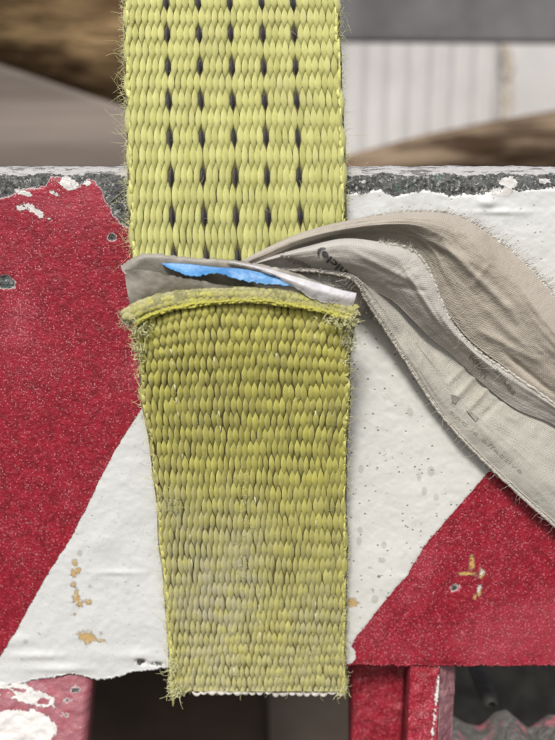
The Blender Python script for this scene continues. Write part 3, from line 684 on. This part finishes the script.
o, _ = sheet('film_layer', [
 [(162, 263, 15.6), (185, 263.5, 16), (215, 267, 16.6), (250, 270, 17.2), (298, 283, 18)],
 [(163, 265, 16), (187, 270, 16.8), (215, 271.5, 17.4), (250, 276, 18), (298, 284.5, 18.2)],
 [(164, 265.5, 16.4), (190, 275.5, 17.8), (218, 273.5, 18.2), (248, 281.5, 18.4), (298, 286, 18.4)]], M_blue, label, nu=110, nv=14, thick=.0002, wr=.0002, seed=6, ragged=1, rag=.9)
o['label'] = 'bright sky blue torn film strip'
o, _ = sheet('film_layer', [
 [(226, 260.5, 16.6), (262, 267, 17.6), (290, 275, 18.2), (320, 283.5, 18.8), (340, 289.5, 18.8), (356.5, 293, 18.2)],
 [(230, 262, 17), (262, 269.5, 18.2), (292, 281, 19.2), (318, 291, 19.8), (340, 296, 19.6), (355, 299, 18.9)],
 [(232, 263, 17), (262, 271, 18), (292, 285.5, 18.6), (314, 299, 18.8), (336, 303.5, 18.8), (352.5, 306, 18.4)]], M_wht, label, nu=110, nv=18, thick=.00025, wr=.0003, wf=(.1, .1), seed=8, ragged=1, rag=.8)
o['label'] = 'grubby white torn film strip'
o, _ = sheet('film_layer', [
 [(250, 282, 16.8), (275, 284, 17.2), (300, 288, 17.4), (316, 298, 17.4)],
 [(258, 287, 16.8), (280, 292, 17.2), (300, 296, 17.4), (318, 301, 17.4)]], M_ply, label, nu=50, nv=8, thick=.0002, wr=.0003, seed=13)
# hem, rolled edges, fringe
def rail_pts(G, row, n0=0, n1=None, off=0.): 
    g = G[row, n0:n1]; return at(g[:, 0], g[:, 1], -(g[:, 2]+off)/1000)
def rope(mb, P, r, wob, n=8, a=None, seed=0, freq=.5):
    P = np.asarray(P); i = np.arange(len(P)); P = P + np.stack([vnoise(i*freq, i*0, seed+k) for k in (1, 5, 9)], -1)*wob
    tube(mb, P, r*(1+.25*vnoise(i*freq*1.3, i*0, seed+20)), n, a)
def dens(P, n): return catmull(P, n)
mb = MB(); hemP = rail_pts(GD, -1, 4)
rope(mb, dens(hemP, 500), .00036, .00010, seed=1, a=(.0, 0, 0)); rope(mb, dens(rail_pts(GD, -2, 4, off=.1), 500), .00026, .0001, seed=2, a=(.6, 0, 0)); rope(mb, dens(rail_pts(GD, -5, 4, off=.0), 500), .00016, .00008, seed=6, a=(.2, 0, 0))
rg = np.random.default_rng(3); HP = dens(hemP, 420)
for i in range(3, 415):                   # overlock stitches on the hem
    p = HP[i]; d = np.array([.6, -.05, .55]); s = np.linspace(-1, 1, 5)[:, None]
    tube(mb, p + np.array([.0003, 0, .0003]) + s*d*.0007 + np.array([0, -.00035, 0])*(1-s**2) + rg.normal(0, .00015, 3), .00006, 4, (rg.uniform(0, .8), 0, 0))
mb.build('hem', M_thr, label)
mb = MB(); FB = dens(rail_pts(GB, 0, 70), 420)
rope(mb, FB, .00034, .00016, seed=4, a=(.7, 0, 0), freq=.35)
for i in range(0, 420):
    for _k in range(2):
        k = max(0, 1-i/150.); hair(mb, FB[i], (rg.uniform(0, 1), -.3, rg.uniform(-.3, 1)), rg.uniform(.0004, .0010)+.0012*k*rg.random(), .00004, .3, rg, 4)
FA = dens(rail_pts(GA, 0, 66), 520)
mbf = MB()
for i in range(0, 520):
    f = min(1, max(0, i-60)/130.)
    hair(mb, FA[i]+rg.normal(0, .0001, 3), (1, -.2, .8)+rg.normal(0, .3, 3), rg.uniform(.0003, .0009), .00005, .2, rg, 3)
    if rg.random() < .55*f + .03:
        hair(mbf, FA[i]+np.array([-.0004, -.0001, -.0003]), (1, -.12, .30+.5*rg.random()), .0016+.0024*f*rg.random(), .00009, .07, rg, 4)
o = mbf.build('fringe', M_fr, label); tag(o, kind='stuff')
for i in range(22):
    q = FB[int(rg.integers(150, 330))]; hair(mb, q, (rg.normal(0, 1), -.6, -rg.random()), rg.uniform(.002, .006), .00004, .3, rg, 8)
for i in range(50):
    q = HP[int(rg.integers(5, 380))]; hair(mb, q, (-rg.random(), -.2, -rg.random()), rg.uniform(.001, .004), .00004, .3, rg, 8)
for i in range(26):
    q = at(368+rg.normal(0, 8), 312+rg.normal(0, 8), -.002); hair(mb, q, rg.normal(0, 1, 3)*np.array([1, .3, 1]), rg.uniform(.002, .008), .00004, .35, rg, 9)
o = mb.build('fringe', M_thr, label); tag(o, kind='stuff')
# printed text wrapped onto the leaves
def ink(name, body, G, start, end, size, mat, shear=0., flip=False, bold=.012, lift=.22, extra=None, up_sign=1):
    cu = bpy.data.curves.new(name, 'FONT'); cu.body = body; cu.size = 1; cu.offset = bold; cu.resolution_u = 3
    ob = bpy.data.objects.new(name, cu); C.objects.link(ob); bpy.context.view_layer.update()
    me = bpy.data.meshes.new_from_object(ob.evaluated_get(bpy.context.evaluated_depsgraph_get())); bpy.data.objects.remove(ob)
    co = np.array([v.co[:] for v in me.vertices]); F = [tuple(p.vertices) for p in me.polygons]
    wdt = co[:, 0].max(); s, e = np.array(start, float), np.array(end, float); d = e-s; L = np.linalg.norm(d); d /= L
    up = np.array([d[1], -d[0]])          # letters' up in picture axes (y down)
    bend = np.sin(co[:, 0]/wdt*math.pi)*(extra or 0)
    q = s + (co[:, :1]/wdt)*L*d + (co[:, 1:2]*size+bend[:, None])*up + co[:, 1:2]*size*shear*d
    flat = G.reshape(-1, 3); out = []
    for p in q:
        dd = ((flat[:, :2]-p)**2).sum(1); i = np.argpartition(dd, 10)[:10]; M_ = np.c_[flat[i, :2]-p, np.ones(10)]; wg = 1/(dd[i]+1.); sol = np.linalg.lstsq(M_*wg[:, None], flat[i, 2]*wg, rcond=1e-4)[0]; out.append(min(max(sol[2], flat[i, 2].min()), flat[i, 2].max()))
    P = at(q[:, 0], q[:, 1], -(np.array(out)+lift)/1000)
    o = mk(name, P, F, mat, label, smooth=False); return o
ink('printed_text', 'vehicle)', GB, (360, 282), (320, 247), 10.5, M_ink, bold=.03)
ink('printed_text', 'washing', GB, (312, 266), (281, 253), 8, M_ink2, bold=.02)
ink('printed_text', 'handle', GE, (356, 292), (332, 279), 8, M_ink2, bold=.02)
ink('printed_text', 'Webb', GB, (489, 375), (471, 352), 8, M_ink2, bold=.02)
ink('printed_text', 'struct', GB, (516, 393), (497, 368), 8, M_ink2, bold=.02)
ink('printed_text', 'and is effective', GD, (449, 412), (521, 474), 6, M_ink3, bold=0)
def mark(pts, G, mat):
    flat = G.reshape(-1, 3); V = []
    for p in pts:
        i = ((flat[:, :2]-np.array(p))**2).sum(1).argmin(); V.append(at(p[0], p[1], -(flat[i, 2]+.30)/1000))
    mk('printed_mark', V, [tuple(range(len(V)))], mat, label, smooth=False)
mark([(466, 410), (471, 412), (479, 418), (476, 422)], GD, M_ink2); mark([(451, 394), (459, 397), (456, 404), (452, 402)], GD, M_ink2)

# ------------------------------------------------------------------ background
M_ground = simple('trodden earth', (.07, .055, .04), (.16, .13, .10), 14, .95, .01, 60)  # soil colour set dark to carry the shade behind and under the beam
g = MB(); box_mb(g, (-60, -30, -.1), (60, 60, 0)); o = g.build('ground', M_ground, smooth=False); tag(o, kind='structure')
t = NT('weathered round timber', .8, .2); mp = t.N('ShaderNodeMapping'); mp.inputs['Scale'].default_value = (1.5, 9, 9); t.L(t.coord(), mp.inputs[0])
lc = t.mix(t.step(t.noise(3.2, 6, .6, vec=mp.outputs[0]), .35, .68), (.07, .038, .015), (.38, .26, .13)); lc = t.mix(t.step(t.noise(9, 3), .55, .7, 0, .6), lc, (.20, .14, .09))
M_log = t.fin(lc, t.bump(t.noise(8, 6, .6, vec=mp.outputs[0]), .01))
t = NT('grey sawn timber', .85, .2); mp = t.N('ShaderNodeMapping'); mp.inputs['Scale'].default_value = (.35, 6, 6); t.L(t.coord(), mp.inputs[0])
M_board = t.fin(t.mix(t.step(t.noise(5, 6, .6, vec=mp.outputs[0]), .3, .7), (.12, .10, .085), (.26, .22, .19)))
M_dwood = simple('shade dark timber', (.018, .012, .008), (.05, .033, .022), 12, .8)  # near-black brown: shade beneath the beam is put into this colour
M_taupe = simple('dusty concrete block', (.20, .165, .13), (.32, .27, .22), 8, .9)
M_steelg = simple('grey painted steel', (.075, .073, .075), (.15, .147, .15), 9, .6)
M_corr = simple('off white sheet metal', (.50, .485, .47), (.62, .61, .60), 5, .5)
M_peel = simple('bare patch', (.42, .36, .27), (.62, .57, .50), 60, .8)
t = NT('dark split timber', .8, .2); mp = t.N('ShaderNodeMapping'); mp.inputs['Scale'].default_value = (1.2, 11, 11); t.L(t.coord(), mp.inputs[0])
M_log2 = t.fin(t.mix(t.step(t.noise(6, 6, .65, vec=mp.outputs[0]), .38, .62), (.045, .026, .013), (.27, .20, .135)), t.bump(t.noise(10, 6, .6, vec=mp.outputs[0]), .006))
def log(name, p0, p1, r0, r1, lab, mat=M_log, seed=0, bendz=0.):
    n, m = 50, 36; s = np.linspace(0, 1, n)[:, None]; P = np.array(p0)*(1-s)+np.array(p1)*s; P[:, 2] += bendz*np.sin(s[:, 0]*math.pi)
    T = np.array(p1)-np.array(p0); T /= np.linalg.norm(T); A = np.cross(T, [0, 0, 1]); A /= np.linalg.norm(A); B = np.cross(A, T)
    ang = np.arange(m)*2*math.pi/m; I, J = np.meshgrid(np.arange(n), np.arange(m), indexing='ij')
    rr = (r0+(r1-r0)*I/(n-1))*(1+.09*fbm(I*.1, np.cos(ang)[J]*2+np.sin(ang)[J]*2.5, seed))
    V = P[:, None]+rr[..., None]*(np.cos(ang)[None, :, None]*A+np.sin(ang)[None, :, None]*B)
    F = [(i*m+j, i*m+(j+1) % m, (i+1)*m+(j+1) % m, (i+1)*m+j) for i in range(n-1) for j in range(m)]+[tuple(range(m-1, -1, -1)), tuple((n-1)*m+j for j in range(m))]
    o = mk(name, V.reshape(-1, 3), F, mat); tag(o, lab, 'log'); return o
# left: big log crossing down to the right in front of a grey board
a, b = at(-160, -80, .60), at(230, 55, .56)
log('timber_log', tuple(a), tuple(b), .13, .11, 'thick brown timber log slanting across the blurred upper left background', seed=2)
def prism(name, pts, Y, th, mat, lab=None, cat=None, bev=0.004):
    P = at(np.array([p[0] for p in pts], float), np.array([p[1] for p in pts], float), Y); B = P.copy(); B[:, 1] += th; n = len(pts)
    F = [tuple(range(n-1, -1, -1)), tuple(range(n, 2*n))]+[(i, (i+1) % n, n+(i+1) % n, n+i) for i in range(n)]
    o = mk(name, np.concatenate([P, B]), F, mat, smooth=False)
    bm_ = o.modifiers.new('b', 'BEVEL'); bm_.width = bev; bm_.segments = 3
    if lab: tag(o, lab, cat)
    return o
prism('timber_board', [(-200, -8), (0, 64), (128, 108), (230, 140), (230, 215), (-200, 215)], .40, .03, M_board, 'wide grey timber board behind the top of the beam at the left', 'board')
prism('steel_beam', [(225, -60), (900, -70), (900, 46), (225, 41)], .62, .008, M_steelg, 'dark grey steel beam across the blurred upper right background', 'beam')
# corrugated sheet
xa, xb = at(300, 100, 1.0)[0], at(503, 100, 1.0)[0]; z0, z1 = at(300, 215, 1.0)[2], at(300, -60, 1.0)[2]
n = 300; xx = np.linspace(xa, xb, n); per = 21*1.18/750*.98
yy = 1.0+.006*np.sin(2*math.pi*(xx-xa)/per); V = []
for dy in (0, .003):
    for z in (z0, z1): V += [(x, y+dy, z) for x, y in zip(xx, yy)]
V = np.array(V); F = np.concatenate([grid_faces(2, n), grid_faces(2, n, 2*n)[:, ::-1]])
o = mk('corrugated_sheet', V, F, M_corr); tag(o, 'off-white corrugated metal sheet seen blurred above the right of the beam', 'metal sheet')
o = prism('flat_panel', [(503, -60), (1000, -60), (1000, 215), (503, 215)], .985, .02, M_corr, 'smooth off-white panel with a bare patch beside the corrugated sheet', 'panel', .002)
pt = MB()
rg = np.random.default_rng(9)
for i in range(16):
    c = at(508+rg.normal(0, 3), 48+i*5+rg.normal(0, 1), .98); k = 9; ang = np.arange(k)*2*math.pi/k
    V = [c+np.array([math.cos(q)*.006*rg.uniform(.6, 1.3), 0, math.sin(q)*.006*rg.uniform(.6, 1.3)]) for q in ang]; V += [v+np.array([0, .006, 0]) for v in V]
    V.append(c+np.array([0, -.001, 0])); V = np.array(V)
    pt.add(V, np.array([(j, (j+1) % k, k+(j+1) % k, k+j) for j in range(k)])); pt.add(V, np.array([(2*k, (j+1) % k, j, j) for j in range(0)]).reshape(0, 4).astype(int))
    pt.add(V, np.array([(2*k, (j+2) % k, (j+1) % k, j) for j in range(0, k, 2)]))
pt.build('bare_patch', M_peel, o, smooth=False)
a, b = at(325, 176, .46), at(800, 150, .50)
log('split_log', tuple(a), tuple(b), 0.012, .050, 'split brown log lying behind the top edge of the beam at the right', mat=M_log2, seed=6, bendz=.014)
# underneath
n = 9
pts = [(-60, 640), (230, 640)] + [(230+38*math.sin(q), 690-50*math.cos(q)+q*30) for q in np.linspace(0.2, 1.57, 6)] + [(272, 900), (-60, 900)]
prism('dark_plank', pts, .12, .03, M_dwood, 'dark timber plank with a rounded end under the left of the beam, underside shade put into its colour', 'plank')
prism('concrete_block', [(180, 600), (420, 600), (420, 980), (180, 980)], .20, .08, M_taupe, 'dusty taupe block in the shade beneath the strap end', 'block')
prism('steel_plate', [(405, 610), (720, 610), (720, 980), (405, 980)], .16, .02, M_dsteel, 'dark steel plate behind the opening under the right of the beam', 'plate')
